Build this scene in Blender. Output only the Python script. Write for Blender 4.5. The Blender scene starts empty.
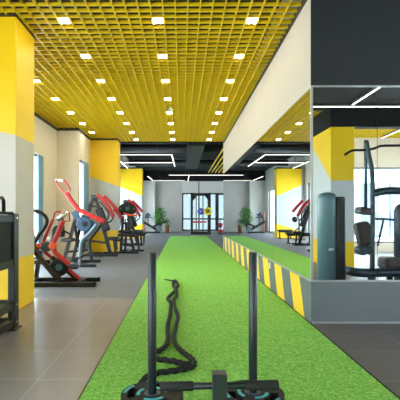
import bpy, bmesh, math, random
from mathutils import Vector, Matrix
random.seed(7)
C = bpy.context.scene.collection
PI = math.pi
F, VX, HY, CH = 418.0, 182.0, 215.0, 1.2     # focal length (px of a 400 frame), vanishing point, camera height

def P(px, py, y):
    """world point at distance y down the room that the photograph shows at px, py"""
    return Vector(((px - VX) * y / F, y, CH - (py - HY) * y / F))
def G(px, py, z=0.0):
    y = (CH - z) * F / (py - HY)
    return Vector(((px - VX) * y / F, y, z))

# ------------------------------------------------------------------ materials
def new_mat(name):
    m = bpy.data.materials.new(name); m.use_nodes = True
    nt = m.node_tree
    return m, nt, nt.nodes['Principled BSDF']
def lin(c):
    return tuple(((v/255)/12.92 if v/255 <= .04045 else ((v/255+.055)/1.055)**2.4) for v in c) + (1,)
def mat(name, rgb, rough=.5, metal=0, var=.08, scale=8, bump=0, bscale=120, spec=.5):
    m, nt, b = new_mat(name)
    n, l = nt.nodes, nt.links
    tc = n.new('ShaderNodeTexCoord'); nz = n.new('ShaderNodeTexNoise'); nz.inputs['Scale'].default_value = scale
    nz.inputs['Detail'].default_value = 4
    l.new(tc.outputs['Object'], nz.inputs['Vector'])
    cr = n.new('ShaderNodeValToRGB')
    c = lin(rgb)
    cr.color_ramp.elements[0].color = tuple(v*(1-var) for v in c[:3]) + (1,)
    cr.color_ramp.elements[1].color = tuple(min(1, v*(1+var)) for v in c[:3]) + (1,)
    cr.color_ramp.elements[0].position = .3; cr.color_ramp.elements[1].position = .7
    l.new(nz.outputs['Fac'], cr.inputs['Fac']); l.new(cr.outputs['Color'], b.inputs['Base Color'])
    b.inputs['Roughness'].default_value = rough; b.inputs['Metallic'].default_value = metal
    b.inputs['Specular IOR Level'].default_value = spec
    if bump:
        n2 = n.new('ShaderNodeTexNoise'); n2.inputs['Scale'].default_value = bscale
        l.new(tc.outputs['Object'], n2.inputs['Vector'])
        bp = n.new('ShaderNodeBump'); bp.inputs['Strength'].default_value = bump; bp.inputs['Distance'].default_value = .01
        l.new(n2.outputs['Fac'], bp.inputs['Height']); l.new(bp.outputs['Normal'], b.inputs['Normal'])
    return m
def emit(name, rgb, s):
    m, nt, b = new_mat(name)
    b.inputs['Base Color'].default_value = lin((230, 230, 230))
    b.inputs['Emission Color'].default_value = lin(rgb); b.inputs['Emission Strength'].default_value = s
    return m
def math_node(nt, op, a, b=None, c=None):
    n = nt.nodes.new('ShaderNodeMath'); n.operation = op
    for i, v in enumerate((a, b, c)):
        if v is None: continue
        if isinstance(v, (int, float)): n.inputs[i].default_value = v
        else: nt.links.new(v, n.inputs[i])
    return n.outputs[0]
def mix(nt, fac, a, b):
    n = nt.nodes.new('ShaderNodeMix'); n.data_type = 'RGBA'
    if isinstance(fac, (int, float)): n.inputs[0].default_value = fac
    else: nt.links.new(fac, n.inputs[0])
    for i, v in ((6, a), (7, b)):
        if isinstance(v, tuple): n.inputs[i].default_value = v
        else: nt.links.new(v, n.inputs[i])
    return n.outputs[2]
def xyz(nt):
    tc = nt.nodes.new('ShaderNodeTexCoord'); s = nt.nodes.new('ShaderNodeSeparateXYZ')
    nt.links.new(tc.outputs['Object'], s.inputs[0])
    return tc.outputs['Object'], s.outputs[0], s.outputs[1], s.outputs[2]

YELLOW = (252, 205, 2)
def column_mat(name, xr, u0, us, l0, ls, grey, yf=0, sy=0):
    """yellow paint with a slanting grey band; u0/l0 = band edges at the right corner xr, us/ls their slope to the left"""
    m, nt, b = new_mat(name)
    co, x, y, z = xyz(nt)
    u0 = math_node(nt, 'MULTIPLY_ADD', math_node(nt, 'SUBTRACT', yf, y), sy, u0)
    d = math_node(nt, 'SUBTRACT', xr, x)        # xr: right corner measured from the column's axis
    up = math_node(nt, 'GREATER_THAN', z, math_node(nt, 'MULTIPLY_ADD', d, us, u0))
    lo = math_node(nt, 'LESS_THAN', z, math_node(nt, 'MULTIPLY_ADD', d, ls, l0))
    f = math_node(nt, 'MAXIMUM', up, lo)
    nz = nt.nodes.new('ShaderNodeTexNoise'); nz.inputs['Scale'].default_value = 3; nt.links.new(co, nz.inputs['Vector'])
    g = mix(nt, nz.outputs['Fac'], lin(tuple(v-5 for v in grey)), lin(tuple(v+5 for v in grey)))
    yl = mix(nt, nz.outputs['Fac'], lin((247, 198, 2)), lin((253, 210, 4)))
    nt.links.new(mix(nt, f, g, yl), b.inputs['Base Color'])
    b.inputs['Roughness'].default_value = .45
    return m
def tile_mat(name, c1, c2, grout, size, ox, oy, rough, gw=.004, spec=.5):
    m, nt, b = new_mat(name)
    co, x, y, z = xyz(nt)
    def line(v, o):
        f = math_node(nt, 'FRACT', math_node(nt, 'DIVIDE', math_node(nt, 'SUBTRACT', v, o - 50*size), size))
        e = math_node(nt, 'MINIMUM', f, math_node(nt, 'SUBTRACT', 1.0, f))
        return math_node(nt, 'LESS_THAN', e, gw/size)
    g = math_node(nt, 'MAXIMUM', line(x, ox), line(y, oy))
    nz = nt.nodes.new('ShaderNodeTexNoise'); nz.inputs['Scale'].default_value = 2.2; nz.inputs['Detail'].default_value = 6
    nt.links.new(co, nz.inputs['Vector'])
    n2 = nt.nodes.new('ShaderNodeTexNoise'); n2.inputs['Scale'].default_value = 90; nt.links.new(co, n2.inputs['Vector'])
    wn = nt.nodes.new('ShaderNodeTexWhiteNoise'); wn.noise_dimensions = '2D'
    cb = nt.nodes.new('ShaderNodeCombineXYZ')
    for i, (v, o) in enumerate(((x, ox), (y, oy))):
        nt.links.new(math_node(nt, 'FLOOR', math_node(nt, 'DIVIDE', math_node(nt, 'SUBTRACT', v, o - 50*size), size)), cb.inputs[i])
    nt.links.new(cb.outputs[0], wn.inputs['Vector'])
    f = math_node(nt, 'MULTIPLY_ADD', n2.outputs['Fac'], .3, math_node(nt, 'MULTIPLY_ADD', wn.outputs['Value'], .3, math_node(nt, 'MULTIPLY', nz.outputs['Fac'], .4)))
    base = mix(nt, f, lin(c1), lin(c2))
    nt.links.new(mix(nt, g, base, lin(grout)), b.inputs['Base Color'])
    b.inputs['Roughness'].default_value = rough; b.inputs['Specular IOR Level'].default_value = spec
    return m
def stripe_mat():
    m, nt, b = new_mat('hazard_stripes')
    co, x, y, z = xyz(nt)
    t = math_node(nt, 'ADD', y, math_node(nt, 'MULTIPLY', z, -.478))          # stripes lean: further away at the top
    t = math_node(nt, 'DIVIDE', math_node(nt, 'SUBTRACT', t, 5.11 - .2325 - .935*10), .935)
    f = math_node(nt, 'LESS_THAN', math_node(nt, 'FRACT', t), .497)
    f = math_node(nt, 'MULTIPLY', f, math_node(nt, 'LESS_THAN', x, LEDGE_X + .003))
    nz = nt.nodes.new('ShaderNodeTexNoise'); nz.inputs['Scale'].default_value = 5; nt.links.new(co, nz.inputs['Vector'])
    g = mix(nt, nz.outputs['Fac'], lin((94, 100, 106)), lin((105, 111, 117)))
    nt.links.new(mix(nt, f, g, lin((255, 208, 30))), b.inputs['Base Color'])
    b.inputs['Roughness'].default_value = .55
    return m
def turf_mat():
    m, nt, b = new_mat('turf')
    co, x, y, z = xyz(nt)
    n1 = nt.nodes.new('ShaderNodeTexNoise'); n1.inputs['Scale'].default_value = 52; n1.inputs['Detail'].default_value = 5; n1.inputs['Roughness'].default_value = .7
    n2 = nt.nodes.new('ShaderNodeTexNoise'); n2.inputs['Scale'].default_value = 3; n2.inputs['Detail'].default_value = 5
    for n in (n1, n2): nt.links.new(co, n.inputs['Vector'])
    cr = nt.nodes.new('ShaderNodeValToRGB'); e = cr.color_ramp.elements
    e[0].position = .33; e[0].color = lin((74, 142, 42)); e[1].position = .68; e[1].color = lin((206, 238, 150))
    k = e.new(.5); k.color = lin((132, 204, 82))
    nt.links.new(n1.outputs['Fac'], cr.inputs['Fac'])
    nt.links.new(mix(nt, math_node(nt, 'MULTIPLY', n2.outputs['Fac'], .5), cr.outputs['Color'], lin((150, 214, 98))), b.inputs['Base Color'])
    bp = nt.nodes.new('ShaderNodeBump'); bp.inputs['Strength'].default_value = .7; bp.inputs['Distance'].default_value = .02
    nt.links.new(n1.outputs['Fac'], bp.inputs['Height']); nt.links.new(bp.outputs['Normal'], b.inputs['Normal'])
    b.inputs['Roughness'].default_value = .85; b.inputs['Specular IOR Level'].default_value = .15
    return m
def glass_mat(name='window_glass', tint=(.93, .97, .98, 1)):
    m, nt, b = new_mat(name)
    nt.nodes.remove(b)
    t = nt.nodes.new('ShaderNodeBsdfTransparent'); t.inputs[0].default_value = tint
    g = nt.nodes.new('ShaderNodeBsdfGlossy'); g.inputs['Roughness'].default_value = .02
    mx = nt.nodes.new('ShaderNodeMixShader'); mx.inputs[0].default_value = .06
    nt.links.new(t.outputs[0], mx.inputs[1]); nt.links.new(g.outputs[0], mx.inputs[2])
    nt.links.new(mx.outputs[0], nt.nodes['Material Output'].inputs[0])
    return m
def mirror_mat():
    m, nt, b = new_mat('mirror_silver')
    b.inputs['Base Color'].default_value = (.80, .84, .84, 1)
    b.inputs['Metallic'].default_value = 1; b.inputs['Roughness'].default_value = .004
    return m

LEDGE_X, FRONT_Y, LEDGE_Z, MIR_TOP, CEIL = 1.43, 4.63, .46, 2.62, 3.68
M = dict(
    yellow=mat('yellow_ceiling_paint', (222, 184, 2), .45, var=.05),
    plenum=mat('dark_plenum', (34, 29, 20), .9),
    black_ceil=mat('black_ceiling', (9, 9, 10), .9),
    beige=mat('beige_paint', (226, 214, 196), .7, var=.03),
    white=mat('white_paint', (224, 222, 218), .7, var=.03),
    panel=mat('grey_wall_panel', (196, 192, 188), .6, var=.05, scale=1.2),
    charcoal=mat('charcoal_paint', (27, 29, 34), .6, var=.08, scale=3),
    trim=mat('brushed_trim', (176, 178, 178), .35, .6, var=.03),
    darktrim=mat('dark_trim', (58, 46, 30), .6),
    frame=mat('dark_window_frame', (44, 52, 58), .4, .3),
    skylit_jamb=mat('skylight_blue_jamb', (104, 152, 188), .4, var=.04),  # blue skylight falling on the window reveal is put into this colour
    black=mat('black_powder_coat', (12, 13, 15), .42, .1, bump=.05),
    blackmat=mat('black_rubber', (18, 18, 19), .75, bump=.15),
    pole=mat('satin_black_steel', (34, 39, 43), .38, .2),
    gun=mat('gunmetal', (56, 70, 78), .4, .2),
    silver=mat('silver_grey_steel', (92, 110, 122), .4, .1),
    chrome=mat('chrome', (214, 214, 214), .2, .8),
    red=mat('red_powder_coat', (180, 26, 32), .35, var=.06),
    orange=mat('orange_red_coat', (226, 78, 30), .4),
    teal=mat('teal_paint', (60, 176, 184), .5), tealhub=mat('dark_teal', (24, 84, 88), .4), bulkhead=mat('bulkhead_beige_dimmed', (188, 178, 164), .75, var=.02),  # bulkhead: the beige paint, darkened to offset the strong downlights beside it
    tealdark=mat('teal_shroud', (112, 146, 156), .35, var=.05),
    vinyl=mat('black_vinyl', (20, 22, 25), .5),
    brownpad=mat('brown_vinyl', (78, 69, 68), .5),
    bluepanel=mat('steel_blue_panel', (42, 70, 98), .4),
    yplate=mat('yellow_plate', (240, 214, 20), .5),
    bplate=mat('blue_plate', (60, 80, 190), .5),
    leaf=mat('leaf_green', (66, 142, 44), .5, var=.4, scale=14),
    stem=mat('stem_brown', (92, 74, 48), .8),
    potwhite=mat('white_pot', (224, 226, 224), .4),
    terracotta=mat('terracotta', (146, 92, 74), .7),
    ducts=mat('dark_duct', (26, 27, 29), .6, .1),
    light=emit('downlight_glow', (255, 240, 205), 45),
    linear=emit('linear_glow', (255, 248, 236), 2.2),
    housing=mat('lamp_housing', (236, 226, 190), .5),
    lhousing=mat('linear_housing', (58, 58, 60), .5),
    outlet=mat('white_plastic', (236, 236, 232), .4),
    rope=mat('black_rope', (11, 11, 12), .8, var=.4, scale=60),
    bld=mat('pale_facade', (80, 98, 112), .8), bldwin=mat('facade_glass', (46, 66, 84), .3),
    glass=glass_mat(), dimmed_glass=glass_mat('sky_dimming_glass', (.265, .30, .31, 1)), mirror=mirror_mat(), turf=turf_mat(), stripes=stripe_mat(),  # second glass: dark tint put in to tone down the bright sky behind
    floor_near=tile_mat('floor_near', (142, 136, 139), (160, 154, 156), (174, 169, 170), .66, -1.05, 3.05, .27, .004),
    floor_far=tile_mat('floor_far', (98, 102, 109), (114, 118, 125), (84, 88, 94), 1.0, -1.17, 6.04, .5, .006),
    floor_right=tile_mat('floor_right', (98, 91, 93), (117, 110, 111), (146, 140, 140), .66, 2.03, 3.02, .45, .003),
)

# ------------------------------------------------------------------ mesh helpers
class MB:
    def __init__(s): s.bm = bmesh.new()
    def box(s, lo, hi, bev=0):
        lo, hi = Vector(lo), Vector(hi)
        r = bmesh.ops.create_cube(s.bm, size=1)
        for v in r['verts']:
            v.co = Vector((lo[i] + (v.co[i] + .5)*(hi[i]-lo[i]) for i in range(3)))
        if bev: s._bev(r['verts'], bev)
        return s
    def obox(s, mat4, size, bev=0):
        r = bmesh.ops.create_cube(s.bm, size=1)
        for v in r['verts']:
            v.co = mat4 @ Vector((v.co[i]*size[i] for i in range(3)))
        if bev: s._bev(r['verts'], bev)
        return s
    def _bev(s, vs, w):
        es = set(e for v in vs for e in v.link_edges)
        bmesh.ops.bevel(s.bm, geom=list(es), offset=w, segments=2, affect='EDGES', profile=.5)
    def beam(s, a, b, w, h, bev=.006, up=(0, 0, 1)):
        """rectangular bar from a to b, w across, h along 'up'"""
        a, b = Vector(a), Vector(b); d = b - a; L = d.length; d.normalize()
        u = Vector(up)
        if abs(d.dot(u)) > .95: u = Vector((1, 0, 0))
        x = d.cross(u).normalized(); z = x.cross(d)
        m = Matrix((x, d, z)).transposed().to_4x4(); m.translation = (a + b)/2
        return s.obox(m, (w, L, h), bev)
    def tube(s, pts, r, n=10, smooth=True, lobes=0, twist=0, amp=0, closed=False, sub=6):
        pts = [Vector(p) for p in pts]
        if smooth and len(pts) > 2:
            out = []; N = len(pts)
            for i in range(N if closed else N-1):
                g = (lambda k: pts[k % N]) if closed else (lambda k: pts[min(max(k, 0), N-1)])
                p0, p1, p2, p3 = g(i-1), g(i), g(i+1), g(i+2)
                for k in range(sub):
                    t = k/sub
                    out.append(.5*((2*p1) + (p2-p0)*t + (2*p0-5*p1+4*p2-p3)*t*t + (3*p1-p0-3*p2+p3)*t**3))
            if not closed: out.append(pts[-1])
            pts = out
        N = len(pts); rings = []; nrm = None; acc = 0
        for i, p in enumerate(pts):
            if closed: t = (pts[(i+1) % N] - pts[i-1])
            else: t = pts[min(i+1, N-1)] - pts[max(i-1, 0)]
            t.normalize()
            if nrm is None:
                nrm = t.orthogonal().normalized()
            else:
                nrm = (nrm - t*nrm.dot(t)).normalized()
                acc += (p - pts[i-1]).length
            bi = t.cross(nrm); ring = []
            for k in range(n):
                th = 2*PI*k/n
                rr = r*(1 + amp*math.cos(lobes*(th - twist*acc))) if lobes else r
                ring.append(s.bm.verts.new(p + (nrm*math.cos(th) + bi*math.sin(th))*rr))
            rings.append(ring)
        for i in range(N if closed else N-1):
            A, B = rings[i], rings[(i+1) % N]
            for k in range(n):
                f = s.bm.faces.new((A[k], A[(k+1) % n], B[(k+1) % n], B[k])); f.smooth = True
        if not closed:
            s.bm.faces.new(rings[0][::-1]); s.bm.faces.new(rings[-1])
        return s
    def cyl(s, a, b, r, n=20, bev=0):
        a, b = Vector(a), Vector(b); d = (b-a).normalized(); x = d.orthogonal().normalized(); y = d.cross(x)
        prof = [(0, r)] if not bev else [(0, r-bev), (bev, r)]
        L = (b-a).length
        ss = [(0, r), (L, r)] if not bev else [(0, r-bev), (bev, r), (L-bev, r), (L, r-bev)]
        rings = [[s.bm.verts.new(a + d*h + (x*math.cos(2*PI*k/n) + y*math.sin(2*PI*k/n))*q) for k in range(n)] for h, q in ss]
        for i in range(len(rings)-1):
            for k in range(n):
                f = s.bm.faces.new((rings[i][k], rings[i][(k+1) % n], rings[i+1][(k+1) % n], rings[i+1][k])); f.smooth = True
        s.bm.faces.new(rings[0][::-1]); s.bm.faces.new(rings[-1])
        return s
    def lathe(s, c, prof, n=24, axis='z'):
        """prof: list of (radius, height) from bottom to top, closed with caps when radius > 0"""
        c = Vector(c); rings = []
        for r, h in prof:
            ring = []
            for k in range(n):
                th = 2*PI*k/n; q = (r*math.cos(th), r*math.sin(th), h)
                if axis == 'y': q = (q[0], q[2], q[1])
                ring.append(s.bm.verts.new(c + Vector(q)))
            rings.append(ring)
        for i in range(len(rings)-1):
            for k in range(n):
                f = s.bm.faces.new((rings[i][k], rings[i][(k+1) % n], rings[i+1][(k+1) % n], rings[i+1][k])); f.smooth = True
        s.bm.faces.new(rings[0][::-1]); s.bm.faces.new(rings[-1])
        return s
    def poly(s, pts, ext):
        """prism: polygon pts extruded by vector ext"""
        e = Vector(ext); A = [s.bm.verts.new(Vector(p)) for p in pts]; B = [s.bm.verts.new(Vector(p)+e) for p in pts]
        n = len(A); s.bm.faces.new(A); s.bm.faces.new(B[::-1])
        for k in range(n): s.bm.faces.new((A[k], B[k], B[(k+1) % n], A[(k+1) % n]))
        return s
    def cells(s, c, radii, nseg, removed, z0, z1, axis='z'):
        """thick disc made of ring cells with some cells cut out (hand holes)"""
        c = Vector(c); nr = len(radii)-1
        keep = lambda i, k: 0 <= i < nr and (i, k % nseg) not in removed
        V = {}
        def v(i, k, t):
            key = (i, k % nseg, t)
            if key not in V:
                th = 2*PI*(k % nseg)/nseg; q = (radii[i]*math.cos(th), radii[i]*math.sin(th), (z0, z1)[t])
                if axis == 'y': q = (q[0], q[2], q[1])
                V[key] = s.bm.verts.new(c + Vector(q))
            return V[key]
        for i in range(nr):
            for k in range(nseg):
                if not keep(i, k): continue
                s.bm.faces.new((v(i, k, 1), v(i+1, k, 1), v(i+1, k+1, 1), v(i, k+1, 1)))
                s.bm.faces.new((v(i, k, 0), v(i, k+1, 0), v(i+1, k+1, 0), v(i+1, k, 0)))
                for ok, a, b in ((keep(i-1, k), (i, k), (i, k+1)), (keep(i+1, k), (i+1, k), (i+1, k+1)),
                                 (keep(i, k-1), (i, k), (i+1, k)), (keep(i, k+1), (i, k+1), (i+1, k+1))):
                    if not ok: s.bm.faces.new((v(*a, 0), v(*b, 0), v(*b, 1), v(*a, 1)))
        return s

def obj(name, mb, m, parent=None, label=None):
    bm = mb.bm
    bmesh.ops.recalc_face_normals(bm, faces=bm.faces)
    if parent is not None:
        off = parent_origin(parent)
        bmesh.ops.translate(bm, verts=bm.verts, vec=-off)
    me = bpy.data.meshes.new(name); bm.to_mesh(me); bm.free()
    for mm in (m if isinstance(m, (list, tuple)) else [m]): me.materials.append(mm)
    o = bpy.data.objects.new(name, me); C.objects.link(o)
    if parent is not None: o.parent = parent
    if label: o['label'] = label
    return o
def parent_origin(p):
    v = Vector((0, 0, 0))
    while p is not None: v += p.location; p = p.parent
    return v
def thing(name, label, cat, loc=(0, 0, 0), group=None):
    o = bpy.data.objects.new(name, None); C.objects.link(o); o.location = loc; o.empty_display_size = .2
    o['label'] = label; o['category'] = cat
    if group: o['group'] = group
    return o
def tag(o, label, cat, group=None):
    o['label'] = label; o['category'] = cat
    if group: o['group'] = group
    return o
def struct(name, mb, m, parent=None):
    o = obj(name, mb, m, parent)
    if parent is None: o['kind'] = 'structure'
    return o
def boxs(name, lo, hi, m): return struct(name, MB().box(lo, hi), m)
def copy_tree(o, parent=None):
    c = o.copy(); C.objects.link(c)
    if parent is not None: c.parent = parent
    for ch in list(o.children): copy_tree(ch, c)
    return c

# ------------------------------------------------------------------ room shell
XL, XL2, XR, YB, YF = -3.59, -2.98, 8.0, -4.2, 30.0
fl = MB()
def quadf(x0, x1, y0, y1, mi):
    vs = [fl.bm.verts.new(p) for p in ((x0, y0, 0), (x1, y0, 0), (x1, y1, 0), (x0, y1, 0))]
    f = fl.bm.faces.new(vs); f.material_index = mi
    vs2 = [fl.bm.verts.new(p) for p in ((x0, y0, -.1), (x0, y1, -.1), (x1, y1, -.1), (x1, y0, -.1))]
    fl.bm.faces.new(vs2)
quadf(XL-.3, LEDGE_X, YB-.3, 6.04, 0); quadf(XL-.3, LEDGE_X, 6.04, YF+.3, 1)
quadf(LEDGE_X, XR+.2, YB-.3, FRONT_Y+.3, 2); quadf(LEDGE_X, XR+.2, FRONT_Y+.3, YF+.3, 1)
struct('floor', fl, [M['floor_near'], M['floor_far'], M['floor_right']])

# walls with window openings: a run along y (or x) with openings cut as piers, sills and lintels
WN = [0]
def window(lo, hi, axis, mull=(), trans=(), fm='frame', fw=.05, jamb=None, gm='glass'):
    """frame and panes filling an opening; axis = the thin axis ('x' or 'y')"""
    WN[0] += 1
    w = bpy.data.objects.new('window_%d' % WN[0], None); C.objects.link(w)
    lo, hi = Vector(lo), Vector(hi); w.location = Vector((lo.x, lo.y, lo.z)); w['kind'] = 'structure'
    a = 1 if axis == 'x' else 0; t = 0 if axis == 'x' else 1
    c = (lo[t]+hi[t])/2
    fr = MB()
    def bar(u0, u1, z0, z1, d=.04):
        p, q = [0, 0, z0], [0, 0, z1]; p[a], q[a] = u0, u1; p[t], q[t] = c-d, c+d
        fr.box(p, q)
    bar(lo[a], lo[a]+fw, lo.z, hi.z); bar(hi[a]-fw, hi[a], lo.z, hi.z)
    bar(lo[a]+fw, hi[a]-fw, lo.z, lo.z+fw); bar(lo[a]+fw, hi[a]-fw, hi.z-fw, hi.z)
    for u in mull: bar(u-fw/2, u+fw/2, lo.z+fw, hi.z-fw, .035)
    for z in trans: bar(lo[a]+fw, hi[a]-fw, z-fw/2, z+fw/2, .03)
    obj('window_frame', fr, M[fm], w)
    g = MB(); p, q = [0, 0, lo.z+fw*.5], [0, 0, hi.z-fw*.5]; p[a], q[a] = lo[a]+fw*.5, hi[a]-fw*.5; p[t], q[t] = c-.004, c+.004
    g.box(p, q); obj('pane', g, M[gm], w)
    if jamb:
        j = MB(); p, q = [0, 0, lo.z], [0, 0, hi.z]; p[a], q[a] = jamb; p[t], q[t] = hi[t]+.01, hi[t]+.045
        j.box(p, q); obj('jamb_panel', j, M['skylit_jamb'], w)
    return w
def wall_run(name, axis, c0, c1, u0, u1, ops, m, ztop=4.3):
    """wall between planes c0..c1 (thin axis), from u0 to u1, openings ops = [(u0,u1,z0,z1)]"""
    w = MB(); t = 0 if axis == 'x' else 1; a = 1 - t
    def bx(ua, ub, za, zb):
        if ub - ua < 1e-4 or zb - za < 1e-4: return
        p, q = [0, 0, za], [0, 0, zb]; p[a], q[a] = ua, ub; p[t], q[t] = c0, c1; w.box(p, q)
    u = u0
    for (a0, a1, z0, z1) in ops:
        bx(u, a0, 0, ztop); bx(a0, a1, 0, z0); bx(a0, a1, z1, ztop); u = a1
    bx(u, u1, 0, ztop)
    return struct(name, w, m)

# left wall, in three planes as it steps in behind the columns
opsL = [(-3.6, -.4, .1, 2.72), (.2, 3.6, .1, 2.72), (6.4, 10.85, .1, 2.72)]  # the two openings beside the camera are unseen, added for foreground daylight
wall_run('wall_left', 'x', XL-.2, XL, YB-.2, 12.0, opsL, M['beige'])
for (a0, a1, z0, z1) in opsL:
    window((XL-.15, a0, z0), (XL-.05, a1, z1), 'x', mull=[a0+(a1-a0)*k/3 for k in (1, 2)], jamb=(10.47, 10.82) if a0 > 6 else None)
wall_run('wall_left.001', 'x', XL2-.2, XL2, 12.0, 14.15, [(12.18, 13.4, .1, 2.84)], M['beige'])
window((XL2-.15, 12.18, .1), (XL2-.05, 13.4, 2.84), 'x', jamb=(12.75, 13.38))
boxs('wall_left.002', (XL-.2, 12.0, 0), (XL2-.2, 12.2, 4.3), M['beige'])
opsM = [(15.2, 17.8, .1, 2.85), (18.4, 21.6, .1, 2.85)]
wall_run('wall_left.003', 'x', XL-.2, XL, 14.15, 22.1, opsM, M['white'])
for (a0, a1, z0, z1) in opsM: window((XL-.15, a0, z0), (XL-.05, a1, z1), 'x', mull=[(a0+a1)/2])
boxs('wall_left.004', (XL-.2, 13.95, 0), (XL2-.2, 14.15, 4.3), M['white'])
boxs('wall_left.005', (XL-.2, 22.1, 0), (XL2, 22.3, 4.3), M['white'])
opsN = [(23.6, 25.8, .1, 2.85), (26.6, 28.4, .1, 2.85)]
wall_run('wall_left.006', 'x', XL2-.2, XL2, 22.3, 30.2, opsN, M['white'])
for (a0, a1, z0, z1) in opsN: window((XL2-.15, a0, z0), (XL2-.05, a1, z1), 'x', mull=[(a0+a1)/2])
# back wall: grey panels, white pier, tall window and glass door
wall_run('wall_back', 'y', YF, YF+.2, XL2-.2, XR+.2, [(0.0, 2.5, .06, 3.6), (2.5, 3.5, .02, 3.6), (4.2, 7.4, .1, 2.85)], M['panel'], 4.3)
boxs('wall_back.001', (XL2, 29.45, 0), (-1.92, YF, 3.62), M['white'])
boxs('wall_back.002', (XL2, 29.4, 3.62), (XR, YF-.02, 4.3), M['black_ceil'])
window((0, YF+.05, .06), (2.5, YF+.15, 2.78), 'y', mull=[1.22], trans=[.92], fw=.1, gm='dimmed_glass')
boxs('trim_1', (0, YF+.03, 2.78), (1.18, YF+.17, 3.6), M['white'])
boxs('trim_8', (1.24, YF+.03, 2.78), (3.5, YF+.17, 3.6), M['white'])
boxs('trim_9', (1.18, YF+.02, 2.78), (1.24, YF+.17, 3.6), M['frame'])
window((4.2, YF+.05, .1), (7.4, YF+.15, 2.85), 'y', mull=[5.8], gm='dimmed_glass')
d = bpy.data.objects.new('door_1', None); C.objects.link(d); d.location = (2.5, YF+.1, 0); d['kind'] = 'structure'
f = MB().box((2.5, YF+.04, .02), (2.64, YF+.16, 2.78)).box((3.36, YF+.04, .02), (3.5, YF+.16, 2.78)).box((2.64, YF+.04, 2.64), (3.36, YF+.16, 2.78)).box((2.64, YF+.04, .02), (3.36, YF+.16, .14)).box((2.64, YF+.05, .86), (3.36, YF+.15, .96))
obj('door_frame', f, M['frame'], d)
obj('pane', MB().box((2.6, YF+.095, .1), (3.4, YF+.105, 2.7)), M['dimmed_glass'], d)
obj('door_handle', MB().tube([(2.57, YF+.04, 1.85), (2.57, YF-.02, 1.85), (2.57, YF-.02, 1.45), (2.57, YF+.04, 1.45)], .02, smooth=False), M['frame'], d)
# right wall and rear wall (the rear is seen in the mirror beside the ledge)
wall_run('wall_right', 'x', XR, XR+.2, YB-.2, FRONT_Y+.3, [(-3.4, .2, .3, 2.74), (.8, 3.8, .3, 2.74)], M['beige'])
for (a0, a1) in ((-3.4, .2), (.8, 3.8)): window((XR+.05, a0, .3), (XR+.15, a1, 2.74), 'x', mull=[(a0+a1)/2])
wall_run('wall_right.001', 'x', XR, XR+.2, 14.3, YF+.2, [(16, 20, .3, 2.85), (21, 25, .3, 2.85)], M['white'])
for (a0, a1) in ((16, 20), (21, 25)): window((XR+.05, a0, .3), (XR+.15, a1, 2.85), 'x', mull=[(a0+a1)/2])
opsR = [(-3.2, -.6, .3, 2.74), (4.6, 7.7, .3, 2.74)]  # the left opening is unseen, narrowed to cut light from behind
wall_run('wall_rear', 'y', YB-.2, YB, XL-.2, XR+.2, opsR, M['beige'])
for (a0, a1, z0, z1) in opsR: window((a0, YB-.15, z0), (a1, YB-.05, z1), 'y', mull=[(a0+a1)/2])

# mirror block: core walls, ledge, bulkhead, dark front fascia
boxs('wall_mirror', (LEDGE_X+.02, FRONT_Y+.02, 0), (LEDGE_X+.2, 14.5, 4.3), M['white'])
boxs('wall_front', (LEDGE_X+.2, FRONT_Y+.02, 0), (XR, FRONT_Y+.2, 4.3), M['charcoal'])
boxs('wall_mirror.001', (LEDGE_X+.2, 14.3, 0), (XR, 14.5, 4.3), M['white'])
struct('wall_ledge', MB().box((LEDGE_X, FRONT_Y, 0), (LEDGE_X+.02, 14.5, LEDGE_Z)).box((LEDGE_X+.02, FRONT_Y, 0), (XR, FRONT_Y+.02, LEDGE_Z)), M['stripes'])
boxs('wall_bulkhead', (LEDGE_X, FRONT_Y+.02, MIR_TOP), (LEDGE_X+.02, 14.5, 4.2), M['bulkhead'])
boxs('wall_front.001', (LEDGE_X, FRONT_Y, MIR_TOP+.015), (XR, FRONT_Y+.02, 4.2), M['charcoal'])
struct('trim_2', MB().box((LEDGE_X-.008, FRONT_Y-.008, LEDGE_Z), (LEDGE_X+.02, 14.5, LEDGE_Z+.018)).box((LEDGE_X+.02, FRONT_Y-.008, LEDGE_Z), (XR, FRONT_Y+.02, LEDGE_Z+.018))
       .box((LEDGE_X-.004, FRONT_Y-.006, LEDGE_Z+.018), (LEDGE_X+.02, FRONT_Y+.02, MIR_TOP)).box((LEDGE_X-.004, FRONT_Y-.006, MIR_TOP), (XR, FRONT_Y+.02, MIR_TOP+.015)), M['trim'])
struct('baseboard_front', MB().box((LEDGE_X+.01, FRONT_Y-.012, 0), (XR, FRONT_Y, .022)), M['trim'])
def mirror(label, panels):
    t = thing('wall_mirror_glass', label, 'mirror', panels[0][0])
    for lo, hi in panels: obj('mirror_panel', MB().box(lo, hi), M['mirror'], t)
    return t
e = .003; ys = [FRONT_Y+.02, 6.6, 8.6, 10.6, 12.6, 14.5]
mirror('long mirror above the striped ledge beside the turf', [((LEDGE_X+.006, ys[i]+e, LEDGE_Z+.018), (LEDGE_X+.02, ys[i+1]-e, MIR_TOP)) for i in range(5)])
xs = [LEDGE_X+.02, 2.165, 3.6, 5.0, 6.5, XR]
mirror('mirror facing the camera on the plain grey ledge at right, reflecting a pulldown machine', [((xs[i]+e, FRONT_Y+.006, LEDGE_Z+.018), (xs[i+1]-e, FRONT_Y+.02, MIR_TOP)) for i in range(5)])

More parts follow.
